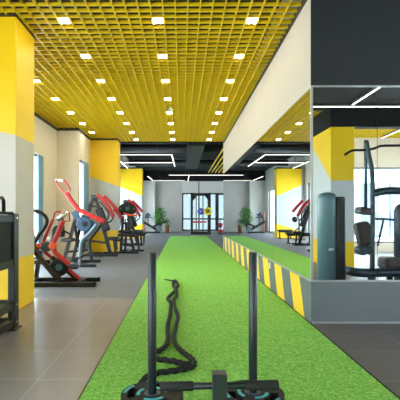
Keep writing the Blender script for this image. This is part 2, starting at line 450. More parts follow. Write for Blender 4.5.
# ceilings
def grid(name, x0, x1, y0, y1, ox, oy, z=CEIL, p=.15, th=.014, h=.043, cross=True):
    g = MB()
    k0, k1 = math.ceil((x0-ox)/p), math.floor((x1-ox)/p)
    for k in range(k0, k1+1): g.box((ox+k*p-th/2, y0, z), (ox+k*p+th/2, y1, z+h))
    k0, k1 = math.ceil((y0-oy)/p), math.floor((y1-oy)/p)
    for k in (range(k0, k1+1) if cross else ()): g.box((x0, oy+k*p-th/2, z+.002), (x1, oy+k*p+th/2, z+h+.002))
    return struct(name, g, M['yellow'])
LX, LY = -.306, 5.34
grid('ceiling', XL, LEDGE_X-.02, -2.0, 14.2, LX+.075, LY+.075)
grid('ceiling.001', 1.5, XR, 15.9, 24.6, 1.56, LY+.075, p=.2, th=.03, h=.06, cross=False)
grid('ceiling.002', LEDGE_X, XR, YB, -.45, LX+.075, LY+.075)
pl = MB().box((XL-.2, YB-.2, 4.3), (XR+.2, 14.2, 4.4))
struct('ceiling.003', pl, M['plenum'])
struct('ceiling.004', MB().box((XL-.2, 14.2, 4.3), (XR+.2, YF+.2, 4.4)), M['black_ceil'])
boxs('ceiling.005', (LEDGE_X, -.45, 3.62), (XR, FRONT_Y, 3.7), M['black_ceil'])
boxs('ceiling.006', (XL, YB, CEIL), (LEDGE_X, -2.0, CEIL+.05), M['white'])
boxs('trim_3', (XL, 14.2, CEIL-.02), (LEDGE_X, 14.24, CEIL+.3), M['black_ceil'])
boxs('trim_4', (LEDGE_X-.02, -2.0, CEIL-.03), (LEDGE_X, 14.2, CEIL+.04), M['darktrim'])
boxs('trim_5', (XL, 5.94, CEIL-.06), (XL+.03, 12.0, CEIL+.02), M['darktrim'])
boxs('trim_6', (XL+.03, 11.97, CEIL-.06), (XL2, 12.0, CEIL+.02), M['darktrim'])
boxs('trim_7', (XL2, 11.97, CEIL-.06), (XL2+.03, 13.5, CEIL+.02), M['darktrim'])
boxs('wall_beam', (3.37, -.45, 3.2), (XR, -.2, 3.62), M['black_ceil'])

# columns
def column(label, x0, x1, y0, y1, mname, margs, ztop=CEIL, bt=.05):
    m = column_mat(mname, (x1-x0)/2, *margs)
    t = thing('column', label, 'column', ((x0+x1)/2, (y0+y1)/2, 0), 'painted columns')
    obj('shaft', MB().box((x0, y0, 0), (x1, y1, ztop-bt), .012), m, t)
    obj('top_band', MB().box((x0-.01, y0-.01, ztop-bt), (x1+.01, y1+.01, ztop+.02)), M['darktrim'], t)  # dark strip stands in for the shadowed gap under the ceiling
    return t
column('nearest yellow and grey column, behind the black storage rack', -3.1, -2.06, 5.19, 5.84, 'column_paint_near', (2.19, .22, .66, .02, (202, 192, 180)), bt=.012)
column('middle yellow and grey column on the left, behind the red lever machines', -3.07, -2.09, 13.57, 14.15, 'column_paint_middle', (2.14, .34, .72, -.13, (192, 195, 199)))
column('farthest yellow and grey column on the left, beside the flat bench', -3.4, -2.09, 21.9, 22.5, 'column_paint_far', (2.2, .42, .74, -.3, (190, 195, 202)))
t = thing('column', 'yellow and grey column with black top, seen in the mirror at right', 'column', (3.64, -.9, 0), 'painted columns')
obj('shaft', MB().box((3.37, -1.6, 0), (3.91, -.2, 3.2), .012), column_mat('column_paint_right', .27, 1.98, 0, .6, 0, (206, 208, 210), .7, .75), t)
obj('top_band', MB().box((3.36, -1.61, 3.2), (3.92, -.19, 3.7)), M['black_ceil'], t)

# turf
t = thing('artificial_turf', 'long strip of bright green artificial turf down the middle of the room', 'turf', (.385, 0, 0))
obj('pile', MB().box((-.662, -2.5, 0), (LEDGE_X-.03, 23.5, .012)), M['turf'], t)
obj('edge_strip', MB().box((-.676, -2.5, 0), (-.662, 23.5, .008)), M['darktrim'], t)
obj('edge_strip', MB().box((LEDGE_X-.03, -2.5, 0), (LEDGE_X-.01, 23.5, .008)), M['blackmat'], t)

# ------------------------------------------------------------------ lamps
ORD = ['first', 'second', 'third', 'fourth', 'fifth', 'sixth', 'seventh', 'eighth', 'ninth', 'tenth']
rows = [(-2, 'in the row nearest the windows', 2), (-1, 'in the second row from the windows', 0), (0, 'in the row over the middle of the turf', 0), (1, 'in the row nearest the pale bulkhead', 0)]
proto = None
for kx, where, k0 in rows:
    for k in range(k0, 8):
        lab = 'square downlight, %s from the camera %s' % (ORD[k-k0], where)
        if proto is None:
            proto = thing('ceiling_light', lab, 'ceiling light', (LX+kx*1.2, LY+k*1.2, CEIL), 'downlights in the yellow ceiling')
            x, y, z = proto.location
            obj('housing', MB().box((x-.068, y-.068, z+.004), (x+.068, y+.068, z+.06)), M['housing'], proto)
            obj('diffuser', MB().box((x-.06, y-.06, z-.006), (x+.06, y+.06, z+.004)), M['light'], proto)
        else:
            c = copy_tree(proto); c.location = (LX+kx*1.2, LY+k*1.2, CEIL); c['label'] = lab
def linear(label, a, b, w=.032, rods=True):
    a, b = Vector(a), Vector(b)
    t = thing('linear_light', label, 'linear light', (a+b)/2, 'linear lights under the black ceiling')
    up = Vector((0, 0, .035))
    obj('housing', MB().beam(a+up, b+up, w+.01, .05, 0), M['lhousing'], t)
    obj('diffuser', MB().beam(a+up*.1, b+up*.1, w, .014, 0), M['linear'], t)
    for k in ((.2, .8) if rods else ()):
        r = MB(); p = a.lerp(b, k); r.cyl(p+Vector((0, 0, .06)), (p.x, p.y, 4.3 if p.y > 14 else 3.66), .006, 6)
        obj('suspension_rod', r, M['lhousing'], t)
LZ = 3.56
linear('white linear light bar just beyond the yellow ceiling, nearest crosswise bar', (-3.2, 16.4, LZ), (-.4, 16.4, LZ))
linear('short lengthwise light bar running back from the end of the nearest crosswise bar', (-.4, 16.5, LZ), (-.35, 20.3, LZ))
linear('second crosswise light bar, just below the nearest one in view', (-2.65, 18.9, LZ), (-.42, 18.9, LZ))
linear('short slanting light bar at the top right edge of the middle column', (-2.72, 18.4, LZ), (-2.75, 21.2, LZ))
linear('long crosswise light bar in front of the tall back window', (-.78, 24.8, LZ), (4.1, 24.8, LZ))
linear('short lengthwise light bar meeting the long bar over the back window', (.42, 24.9, LZ), (.42, 29.0, LZ))
linear('short slanting light bar beside the top of the farthest column', (-2.1, 25.6, LZ), (-2.0, 28.6, LZ))
linear('farthest crosswise light bar along the top of the grey back wall', (-1.95, 28.75, LZ), (.2, 28.75, LZ))
linear('crosswise light bar reflected near the top of the mirror at right', (1.6, .15, 3.56), (7.6, .15, 3.56), rods=False)
linear('slanting lengthwise light bar reflected at the top of the mirror at right', (3.66, .3, 3.56), (3.66, 2.2, 3.56), rods=False)
linear('light bar under the yellow grid reflected right of the painted column', (6.3, -3.9, 3.62), (6.2, -2.2, 3.62), rods=False)

# ducts under the black ceiling
def duct(label, a, b, r):
    tag(obj('ventilation_duct', MB().cyl(a, b, r, 18), M['ducts']), label, 'duct')
duct('dark round duct running crosswise under the black ceiling, nearest one', (-3.3, 17.6, 4.0), (7.5, 17.6, 4.0), .18)
duct('dark round duct running crosswise under the black ceiling, farthest one', (-2.9, 22.8, 4.05), (7.5, 22.8, 4.05), .16)
tag(obj('ventilation_duct', MB().box((.2, 14.6, 3.62), (.8, 22.0, 3.8)), M['ducts']), 'dark rectangular duct running lengthwise under the black ceiling', 'duct')
t = thing('ceiling_sprinkler', 'small white sprinkler head below the yellow grid in the row over the turf', 'sprinkler', (-.25, 9.55, CEIL))
obj('stem', MB().cyl((-.25, 9.55, CEIL-.06), (-.25, 9.55, CEIL+.05), .014, 10), M['chrome'], t)
obj('deflector', MB().lathe((-.25, 9.55, CEIL-.085), [(.05, 0), (.062, .008), (.03, .03), (.015, .035)], 14), M['outlet'], t)
tag(obj('wall_outlet', MB().box((LEDGE_X-.012, 6.74, .33), (LEDGE_X, 6.83, .43), .004), M['outlet']), 'small white wall outlet on the striped ledge', 'outlet')

# ------------------------------------------------------------------ sled, plates, rope
YAW = math.radians(2)
SC = Vector((.119, 2.40, .012)); sa = Vector((math.sin(YAW), -math.cos(YAW), 0)); sp = Vector((math.cos(YAW), math.sin(YAW), 0))
def S(u, v, z): return SC + sp*u + sa*v + Vector((0, 0, z))          # u across, v towards the camera
t = thing('push_sled', 'black weight sled with two tall upright poles standing on the turf in front', 'sled', SC)
for s in (-1, 1):
    obj('runner', MB().beam(S(s*.29, -.26, .025), S(s*.29, .62, .025), .07, .05, .01), M['pole'], t)
    ps = S(s*.29, 0, 0)
    p = obj('upright_pole', MB().cyl((ps.x, ps.y, .062), (ps.x, ps.y, .985), .0245, 24, .004), M['pole'], t)
    obj('collar', MB().lathe((ps.x, ps.y, .062), [(.045, 0), (.045, .02), (.03, .026), (.026, .03)], 20), M['black'], p)
for a_, b_ in ((S(-.29, -.02, .055), S(.29, -.02, .055)), (S(-.29, .4, .055), S(.29, .4, .055)), (S(.046, 0, .056), S(.046, .42, .056))):
    obj('cross_member', MB().beam(a_, b_, .065, .03), M['pole'], t)
hp = S(.046, .40, 0)
ph = obj('handle_post', MB().box((hp.x-.034, hp.y-.034, .07), (hp.x+.034, hp.y+.034, .447), .004), M['pole'], t)
hb = obj('push_bar', MB().cyl(Vector((hp.x, hp.y, .383))-sp*.27, Vector((hp.x, hp.y, .383))+sp*.285, .0165, 20), M['pole'], t)
for s in (-1, 1):
    c = Vector((hp.x, hp.y, .383)) + (sp*.205 if s > 0 else sp*-.205)
    obj('grip', MB().cyl(c - sp*.08, c + sp*.08, .0225, 20, .004), M['blackmat'], hb)
plate_c = [S(-.29, 0, .098), S(.29, 0, .098)]
removed = set()
for q in range(3):
    for k in range(7): removed.add((2, (q*14 + 3 + k) % 42))
pt = thing('weight_plate', 'black grip weight plate with teal marks under the left pole of the sled', 'weight plate', plate_c[0], 'plates on the sled')
c = plate_c[0]
obj('plate_body', MB().cells(c, [.027, .06, .098, .143, .172, .178], 42, removed, -.002, .07), M['blackmat'], pt)
for a0, a1, r in ((.2, 1.5, .079), (2.3, 3.4, .079), (4.2, 5.6, .079), (.3, 1.0, .158), (2.4, 3.1, .158), (4.5, 5.2, .158)):
    n = 10; th = .009; mk = MB()
    for k in range(n):
        b0, b1 = a0+(a1-a0)*k/n, a0+(a1-a0)*(k+1)/n
        q = [Vector((c.x+rr*math.cos(b), c.y+rr*math.sin(b), c.z+.07)) for rr, b in ((r-th, b0), (r+th, b0), (r+th, b1), (r-th, b1))]
        mk.poly(q, (0, 0, .0025))
    obj('rim_marking', mk, M['teal'], pt, 'teal band')
obj('hub_ring', MB().cells(c, [.027, .036, .045], 28, set(), .068, .076), M['gun'], pt)
c2 = copy_tree(pt); c2.location = plate_c[1]; c2.rotation_euler = (0, 0, .5)
c2['label'] = 'black grip weight plate with teal marks under the right pole of the sled'

R = .0205
ropeA = [(155, 351.5), (160, 350.5), (166, 345), (168, 338), (167.5, 330), (168, 324), (170, 315), (170.5, 309), (170.5, 302.5), (167.8, 298.5), (171, 294.5), (175.5, 289.5), (173.2, 286), (173.5, 281.5)]
ropeB = [(176, 280.8), (178, 285.5), (176, 290.5), (176.8, 296), (173.8, 302), (175.5, 309), (177.8, 316), (176, 326), (174, 336), (176, 345), (186, 354), (193, 360), (193.5, 365), (186, 368.5), (172, 371), (157, 373), (147, 377), (141, 384), (137, 391)]
mid = [(182.5, 363.5), (176, 361.5), (166, 360), (158, 359), (153.5, 357.5), (152.5, 354.5)]
path = [G(a, b, R*1.24+.013) for a, b in mid + ropeA + ropeB]
for i, (a, b) in enumerate(mid + ropeA + ropeB):            # lift the upper strand where two strands cross
    if (a, b) in ((176, 290.5), (173.8, 302)): path[i].z += .034
path[0].z -= .0
t = thing('battle_rope', 'twisted black battle rope lying in loops on the turf behind the sled', 'rope', (path[10].x, path[10].y, .012))
obj('rope_strand', MB().tube(path, R, 12, lobes=3, twist=28, amp=.22, sub=14), M['rope'], t)
e0 = G(175, 280.6, .03); obj('anchor_strap', MB().tube([G(165, 279, .02), G(169, 280, .025), e0], .012, 8), M['black'], t)
obj('end_cap', MB().cyl(path[-1] + Vector((0, .01, 0)), path[-1] + Vector((-.02, -.07, 0)), .023, 14, .004), M['blackmat'], t)
obj('end_cap', MB().cyl(path[0] + Vector((-.02, 0, 0)), path[0] + Vector((.06, -.01, 0)), .0215, 14, .004), M['blackmat'], t)

# ------------------------------------------------------------------ black storage rack, left foreground
rx, ry = -1.74, 4.40
t = thing('storage_rack', 'black steel storage rack with a handle at the left edge, before the nearest column', 'rack', (rx-.3, 3.7, 0))
for x in (rx-.035, rx-.62):
    for y in (ry, 2.6):
        u = obj('upright', MB().box((x-.035, y-.06, .02), (x+.035, y+.06, 1.215), .006), M['black'], t)
        obj('foot_plate', MB().box((x-.06, y-.09, 0), (x+.06, y+.09, .02), .006), M['black'], u)
for z, h in ((1.165, .07), (.70, .08), (.26, .09), (.08, .08)):
    rr = MB()
    for x in (rx-.035, rx-.62): rr.box((x-.025, 2.66, z-h/2), (x+.025, ry-.06, z+h/2), .005)
    rr.box((rx-.595, ry-.03, z-h/2), (rx-.06, ry+.03, z+h/2), .005)
    obj('rail', rr, M['black'], t)
obj('side_panel', MB().box((rx-.05, 2.66, .74), (rx-.03, ry-.06, 1.13)), M['blackmat'], t)
obj('top_tray', MB().box((rx-.64, 2.6, 1.205), (rx-.02, ry-.02, 1.235), .01), M['blackmat'], t)
obj('shelf', MB().box((rx-.6, 2.66, .26), (rx-.06, ry-.06, .28)), M['black'], t)
obj('shelf', MB().box((rx-.6, 2.66, .7), (rx-.06, ry-.06, .72)), M['black'], t)
for z in (1.17, .26, .08):
    obj('bolt', MB().cyl((rx-.004, ry, z), (rx+.006, ry, z), .014, 10), M['chrome'], t)
obj('handle', MB().tube([(rx-.06, 4.22, 1.235), (rx-.06, 4.22, 1.34), (rx-.06, 4.19, 1.37), (rx-.06, 3.72, 1.37), (rx-.06, 3.68, 1.34), (rx-.06, 3.68, 1.235)], .018, 12, smooth=False), M['black'], t)

# ------------------------------------------------------------------ left machines
V3 = Vector
def disc(mb, c, r, w, ax=(0, 1, 0)):
    a = V3(ax).normalized(); c = V3(c); return mb.cyl(c-a*w/2, c+a*w/2, r, 26, min(.012, w/4))
def pad(mb, a, b, w, h, up=(0, 1, 0)): return mb.beam(a, b, w, h, min(w, h)*.3, up)

# A: nearest red lever machine
t = thing('plate_loaded_row_machine', 'nearest plate loaded machine with two upright red levers, beside the near column', 'gym machine', (-2.0, 7.3, 0))
ba = MB()
ba.beam((-2.75, 7.0, .04), (-1.46, 7.0, .04), .09, .07); ba.beam((-2.75, 7.55, .04), (-1.5, 7.55, .04), .09, .07)
ba.beam((-2.6, 7.0, .045), (-2.6, 7.55, .045), .08, .06); ba.beam((-1.75, 7.0, .045), (-1.75, 7.55, .045), .08, .06)
b = obj('base_frame', ba, M['black'], t)
for q0, q1 in (((-1.47, 6.955, .003), (-1.44, 7.045, .08)), ((-1.51, 7.505, .003), (-1.48, 7.595, .08))): obj('end_cap', MB().box(q0, q1, .006), M['blackmat'], b)
fr = MB()
fr.beam(P(30, 246, 7.3), P(58, 279, 7.3), .08, .08); fr.beam(P(24, 262, 7.3), P(50, 262, 7.3), .07, .07)
fr.beam(P(52, 257, 7.4), P(79, 281, 7.4), .07, .07); fr.beam(P(40, 251, 7.5), P(36, 279, 7.5), .06, .06)
fr.beam(P(60, 266, 7.3), P(84, 256, 7.3), .035, .035)
fr.beam(P(38, 256, 7.15), P(64, 283, 7.15), .06, .06); fr.beam(P(60, 224, 7.45), P(50, 250, 7.45), .05, .05); fr.beam(P(48, 268, 7.3), P(78, 268, 7.3), .04, .04)
obj('main_frame', fr, M['black'], t)
obj('brace', MB().beam(P(68, 269, 7.25), P(80, 278.5, 7.25), .05, .05), M['red'], t)
obj('back_frame', MB().tube([P(20, 210, 7.25), P(33, 210.5, 7.25), P(41, 213, 7.25), P(46.5, 219, 7.25), P(45.5, 226, 7.25), P(39, 235, 7.25), P(34, 244, 7.25), P(32, 254, 7.25)], .036, 12), M['black'], t)
pad_ = MB(); pad(pad_, P(27, 215, 7.4), P(31, 240, 7.4), .3, .08, (1, 0, 0)); obj('back_pad', pad_, M['vinyl'], t)
s_ = MB(); pad(s_, P(20, 249, 7.4), P(36, 249, 7.4), .34, .08, (0, 0, 1)); obj('seat', s_, M['vinyl'], t)
def lever(pts, y, w, m, nm='lever_arm'):
    q = MB(); p = [P(a, b_, y) for a, b_ in pts]
    for i in range(len(p)-1):
        d = (p[i+1]-p[i]).normalized()*w*.22
        q.beam(p[i]-(d if i else d*0), p[i+1]+(d if i < len(p)-2 else d*0), w*.8, w, w*.22, (0, 1, 0))
    return obj(nm, q, m, t)
la = lever([(63.5, 220.5), (53, 245), (55.5, 253), (70, 264.5)], 7.05, .085, M['red'])
lb = lever([(53, 219), (42, 244), (45, 252), (58, 263)], 7.6, .065, M['red'])
for (a, b_, y) in ((53, 246, 7.0), (38.5, 246.5, 7.55)):
    q = MB(); disc(q, P(a, b_, y), .058, .1); obj('pivot_housing', q, M['orange'], t)
obj('handle', MB().tube([P(53, 219, 7.6), P(54.8, 212, 7.6), P(61, 211.8, 7.6)], .016, 8, smooth=False), M['red'], lb)
obj('handle_grip', MB().tube([P(57, 219.5, 7.3), P(69, 212, 7.3)], .034, 10), M['chrome'], la)
obj('handle', MB().tube([P(64, 221, 7.05), P(69.5, 221, 7.05), P(69.3, 212.5, 7.05), P(67, 212, 7.2)], .014, 8, smooth=False), M['red'], la)
obj('cable_guide', MB().tube([P(57, 226, 7.35), P(54, 229, 7.35), P(53.5, 237, 7.35), P(51, 245, 7.35)], .03, 10), M['gun'], t)
q = MB(); disc(q, P(49, 238.5, 7.3), .034, .06); obj('bolt_cap', q, M['outlet'], t)
q = MB(); disc(q, P(59, 267.5, 7.2), .155, .07); w_ = obj('weight_plate', q, M['blackmat'], t)
q = MB(); disc(q, P(59, 267.5, 7.15), .06, .03); obj('hub', q, M['tealhub'], w_)
q = MB(); disc(q, P(46, 247, 7.35), .09, .06); obj('pulley', q, M['gun'], t)

# B: second machine with the long red arm
t = thing('plate_loaded_press_machine', 'plate loaded machine with one long red arm rising to a looped handle', 'gym machine', (-2.2, 10.1, 0))
ba = MB()
ba.beam((-2.75, 9.65, .035), (-1.98, 9.65, .035), .08, .06); ba.beam((-2.75, 10.6, .035), (-2.06, 10.6, .035), .08, .06)
ba.beam((-2.5, 9.65, .04), (-2.5, 10.6, .04), .07, .06)
b = obj('base_frame', ba, M['black'], t)
obj('front_leg', MB().tube([P(97, 224, 9.65), P(90, 233, 9.65), P(82.5, 240, 9.65), P(80.5, 250, 9.65), P(80, 266, 9.65)], .045, 12), M['silver'], t, 'silver grey bent leg')
obj('rear_leg', MB().tube([P(101, 225, 10.6), P(95, 233, 10.6), P(90, 240, 10.6), P(90.5, 250, 10.6), P(92, 261, 10.6)], .04, 12), M['black'], t)
fr = MB()
fr.beam(P(77, 213, 10.2), P(64, 261, 10.2), .07, .07); fr.beam(P(83, 215, 10.3), P(73, 260, 10.3), .06, .06)
fr.beam(P(69, 239, 10.2), P(80, 241, 10.2), .05, .05); fr.beam(P(72, 227, 10.2), P(90, 226, 10.2), .06, .06); fr.beam(P(74, 222, 10.1), P(80, 252, 10.3), .05, .05); fr.beam(P(66, 252, 10.2), P(88, 250, 10.3), .05, .05); fr.beam(P(64, 231, 10.2), P(72, 235, 10.2), .04, .04)
obj('main_frame', fr, M['black'], t)
obj('side_panel', MB().beam(P(74, 211, 9.95), P(78, 219, 9.95), .03, .16, .01), M['bluepanel'], t)
q = MB(); disc(q, P(89, 226, 10.3), .17, .06); obj('weight_plate', q, M['bluepanel'], t)
q = MB(); disc(q, P(84, 224, 9.9), .175, .08); w_ = obj('weight_plate', q, M['bluepanel'], t)
q = MB(); disc(q, P(84, 224, 9.84), .06, .03); obj('hub', q, M['black'], w_)
arm = lever([(66, 192), (71, 200), (78.5, 209.5), (90, 215), (105, 222)], 9.8, .125, M['red'])
obj('handle', MB().tube([P(66, 194, 9.85), P(61, 189, 9.9), P(57, 183.5, 9.95), P(55, 179.3, 10.0)], .02, 8), M['red'], arm)
obj('handle', MB().tube([P(67.5, 192, 9.7), P(70, 190, 9.6), P(67.5, 185, 9.55), P(64, 180.5, 9.55)], .02, 8), M['red'], arm)
obj('handle_grip', MB().tube([P(55, 179.3, 10.0), P(64, 180.6, 9.55)], .03, 10), M['chrome'], arm, 'pale crossbar grip')
s_ = MB(); pad(s_, P(62, 240, 10.1), P(74, 240, 10.1), .34, .08, (0, 0, 1)); obj('seat', s_, M['vinyl'], t)
s_ = MB(); pad(s_, P(61, 218, 10.1), P(62, 237, 10.1), .3, .08, (1, 0, 0)); obj('back_pad', s_, M['vinyl'], t)

# C: third machine in front of the middle column
t = thing('plate_loaded_pulldown_machine', 'black machine with two short slanting red arms standing before the middle column', 'gym machine', (-2.3, 12.3, 0))
ba = MB()
ba.beam((-2.95, 12.1, .035), (-1.85, 12.1, .035), .08, .06); ba.beam((-2.85, 12.8, .035), (-1.95, 12.8, .035), .08, .06)
ba.beam((-2.4, 12.1, .04), (-2.4, 12.8, .04), .08, .06)
obj('base_frame', ba, M['black'], t)
fr = MB()
fr.beam(P(94, 198, 12.4), P(90, 206, 12.4), .08, .08); fr.beam(P(90.5, 204, 12.4), P(82.5, 253, 12.4), .08, .08)
fr.beam(P(95, 198, 12.4), P(101, 212, 12.4), .08, .08); fr.beam(P(103, 226, 12.3), P(110.5, 254, 12.3), .1, .1)
fr.beam(P(91, 206, 12.4), P(100, 207, 12.4), .06, .06); fr.beam(P(84, 240, 12.4), P(108, 243, 12.4), .06, .06)
obj('main_frame', fr, M['black'], t)
s_ = MB(); pad(s_, P(98.5, 208, 12.2), P(107, 231, 12.2), .22, .14, (0, 1, 0)); obj('back_pad', s_, M['vinyl'], t)
s_ = MB(); pad(s_, P(91.5, 197.5, 12.3), P(98, 197, 12.3), .26, .13, (0, 0, 1)); obj('top_pad', s_, M['gun'], t)
s_ = MB(); pad(s_, P(108, 238.5, 12.2), P(119, 238.5, 12.2), .36, .1, (0, 0, 1)); s_.beam(P(114, 240, 12.2), P(116, 255, 12.2), .06, .06); obj('seat', s_, M['vinyl'], t)
la = lever([(97, 194.5), (104, 201), (109, 208), (113.5, 217)], 12.1, .13, M['red'])
lb = lever([(104, 196), (111, 203), (118, 211)], 12.7, .13, M['red'])
obj('handle', MB().tube([P(113.5, 217, 12.1), P(111, 221, 12.1), P(107, 223, 12.1)], .022, 8), M['black'], la)
obj('cable_tube', MB().tube([P(100, 202, 12.0), P(104, 207, 12.0), P(108.5, 214, 12.0), P(106, 222, 12.0)], .028, 10), M['gun'], t)

c_ = copy_tree(t); c_.location = t.location + V3((.35, 4.2, 0))
c_['label'] = 'black machine with short red arms standing beyond the machine with round plates'

# D: black machine with stacked plates at the middle column's corner
t = thing('plate_loaded_curl_machine', 'black plate loaded machine with round plates at the right edge of the middle column', 'gym machine', (-1.7, 13.4, 0))
ba = MB()
ba.beam((-2.05, 13.0, .035), (-1.35, 13.0, .035), .07, .06); ba.beam((-2.0, 13.75, .035), (-1.25, 13.75, .035), .07, .06); ba.beam((-1.7, 13.0, .04), (-1.7, 13.75, .04), .07, .06)
obj('base_frame', ba, M['black'], t)
fr = MB()
fr.beam(P(123, 216, 13.3), P(121, 251, 13.3), .08, .08); fr.beam(P(129, 228, 13.3), P(134, 251, 13.3), .08, .08)
fr.beam(P(118, 235, 13.3), P(139, 236, 13.3), .09, .09); fr.beam(P(127, 222, 13.5), P(125, 251, 13.5), .07, .07); fr.beam(P(138, 236, 13.5), P(139, 250, 13.5), .06, .06); fr.beam(P(116, 240, 13.5), P(117, 250, 13.5), .06, .06); fr.beam(P(115, 240, 13.5), P(124, 240, 13.5), .16, .08); fr.beam(P(128, 215, 13.4), P(132, 229, 13.4), .08, .08); fr.beam(P(122, 222, 13.3), P(129, 226, 13.3), .06, .06); fr.beam(P(120, 244, 13.3), P(133, 246, 13.3), .06, .06)
obj('main_frame', fr, M['black'], t)
for (a, b_, y, r) in ((127.5, 208.5, 13.1, .2), (124.5, 209.5, 13.45, .19), (130.5, 209.5, 13.6, .18)):
    q = MB().cells(P(a, b_, y), [.03, .06, .13, r-.01, r], 30, {(1, k) for k in range(30) if k % 10 < 5}, -.03, .03, 'y'); obj('weight_plate', q, M['blackmat'], t)
q = MB(); disc(q, P(127.5, 208.5, 13.06), .06, .05); obj('hub', q, M['tealhub'], t)
lever([(113.5, 209), (119, 213.5), (121, 219)], 13.2, .12, M['red'], 'lever_arm')
obj('handle', MB().tube([P(124, 213.5, 13.0), P(130, 215, 13.0), P(136.5, 215.5, 13.0)], .025, 8), M['orange'], t)
s_ = MB(); pad(s_, P(129, 216, 13.2), P(129.2, 229, 13.2), .1, .1, (0, 1, 0)); obj('arm_pad', s_, M['vinyl'], t)
s_ = MB(); pad(s_, P(119, 231.5, 13.4), P(133, 231.5, 13.4), .36, .09, (0, 0, 1)); obj('seat', s_, M['vinyl'], t)

# flat bench and stand with a short barbell further down
def bench(label, x0, x1, y, z=.42):
    t = thing('flat_bench', label, 'bench', ((x0+x1)/2, y, 0))
    s_ = MB(); pad(s_, (x0, y, z), (x1, y, z), .28, .08, (0, 0, 1)); obj('bench_pad', s_, M['vinyl'], t)
    obj('bench_rail', MB().beam((x0+.05, y, z-.07), (x1-.05, y, z-.07), .07, .06), M['black'], t)
    for x in (x0+.1, x1-.1):
        obj('leg', MB().beam((x, y, z-.08), (x, y, .03), .06, .06).beam((x, y-.22, .025), (x, y+.22, .025), .06, .05), M['black'], t)
bench('low black flat bench in front of the farthest column', -2.7, -1.96, 21.1)
bench('black flat bench between the middle and farthest columns', -2.6, -1.5, 17.6)
t = thing('barbell_stand', 'black stand holding a short barbell between the middle and farthest columns', 'stand', (-2.7, 19.9, 0))
obj('post', MB().beam((-2.7, 19.9, 0), (-2.7, 19.9, .97), .06, .06).beam((-2.7, 19.9, .6), (-2.45, 19.9, .4), .05, .05), M['black'], t)
obj('base', MB().beam((-3.0, 19.9, .02), (-2.4, 19.9, .02), .08, .04).beam((-2.7, 19.6, .02), (-2.7, 20.2, .02), .08, .04), M['black'], t)
t = thing('short_barbell', 'short black barbell with two round weights resting on the black stand', 'barbell', (-2.7, 19.9, 1.0))
obj('bar', MB().cyl((-2.96, 19.9, .985), (-2.44, 19.9, .985), .016, 10), M['chrome'], t)
for x in (-2.9, -2.5): obj('end_weight', MB().lathe((x, 19.9, .985), [(.02, -.14), (.1, -.1), (.14, 0), (.1, .1), (.02, .14)], 18), M['blackmat'], t)

# ------------------------------------------------------------------ back of the room
t = thing('power_rack', 'black power rack standing before the tall back window', 'rack', (1.2, 26.4, 0))
RX0, RX1, RYa, RYb = .62, 1.72, 25.9, 27.1
for x in (RX0, RX1):
    for y in (RYa, RYb):
        obj('upright', MB().box((x-.06, y-.06, 0), (x+.06, y+.06, 2.58), .008), M['black'], t)
tb = MB()
for y in (RYa, RYb): tb.box((RX0+.05, y-.05, 2.44), (RX1-.05, y+.05, 2.56), .008)
for x in (RX0, RX1): tb.box((x-.04, RYa-.05, 2.44), (x+.04, RYb+.05, 2.56), .008)
obj('cross_beam', tb, M['black'], t)
fb = MB()
for x in (RX0, RX1): fb.box((x-.05, RYa-.05, 0), (x+.05, RYb+.05, .1), .008)
fb.box((RX0, RYb-.04, 0), (RX1, RYb+.04, .12)).box((RX0, RYa-.03, 0), (RX1, RYa+.05, .07))
obj('floor_frame', fb, M['black'], t)
for s, x in ((1, RX0), (-1, RX1)):
    g = MB(); g.poly([(x+s*.05, RYa-.02, 2.44), (x+s*.36, RYa-.02, 2.44), (x+s*.05, RYa-.02, 2.06)], (0, .04, 0))
    obj('corner_brace', g, M['black'], t)
obj('pull_up_bar', MB().cyl((RX0+.05, 26.4, 2.5), (RX1-.05, 26.4, 2.5), .02, 10), M['black'], t)
for x in (1.36, .92): obj('storage_post', MB().box((x-.03, RYb-.03, .1), (x+.03, RYb+.03, 2.5), .006), M['black'], t)
obj('plate_peg', MB().cyl((1.58, 25.6, 1.43), (1.58, 25.86, 1.43), .03, 10).box((1.56, 25.8, 1.4), (1.7, 25.86, 1.46)), M['chrome'], t)
obj('plate_peg', MB().cyl((1.2, 26.2, 1.43), (1.2, 27.05, 1.43), .03, 10).beam((1.2, 27.0, 1.43), (.92, 27.0, 1.43), .05, .05), M['chrome'], t)
obj('safety_bar', MB().box((RX0+.05, RYa-.06, .72), (RX1-.2, RYa, .82), .01), M['red'], t, 'red horizontal safety pad')
t = thing('bumper_plate', 'yellow bumper plate with dark centre hung on the power rack', 'weight plate', (1.58, 25.66, 1.43))
obj('plate_body', MB().cells((1.58, 25.66, 1.43), [.032, .12, .24, .25], 30, set(), -.035, .035, 'y'), M['yplate'], t)
obj('plate_centre', MB().cells((1.58, 25.66, 1.43), [.031, .09, .12], 30, set(), -.045, -.03, 'y'), M['black'], t)
tag(obj('bumper_plate', MB().cells((1.2, 26.4, 1.43), [.031, .1, .2, .21], 30, set(), -.035, .035, 'y'), M['bplate']), 'blue bumper plate hung on the power rack left of the yellow one', 'weight plate')
t = thing('medicine_ball_rack', 'small black rack of red balls beside the glass door', 'ball rack', (2.4, 26.4, 0))
obj('stand', MB().beam((2.25, 26.45, .025), (2.6, 26.45, .025), .4, .05).beam((2.42, 26.6, .03), (2.42, 26.6, 1.0), .05, .05).beam((2.42, 26.6, .42), (2.42, 26.3, .42), .2, .03), M['black'], t)
def ball(mb, c, r):
    bmesh.ops.create_uvsphere(mb.bm, u_segments=18, v_segments=12, radius=r, matrix=Matrix.Translation(c)); return mb
tag(obj('medicine_ball', ball(MB(), (2.43, 26.38, .575), .14), M['red']), 'red medicine ball on the upper tier of the black ball rack', 'ball')
tag(obj('medicine_ball', ball(MB(), (2.43, 26.36, .19), .135), M['red']), 'dark red medicine ball at the bottom of the black ball rack', 'ball')

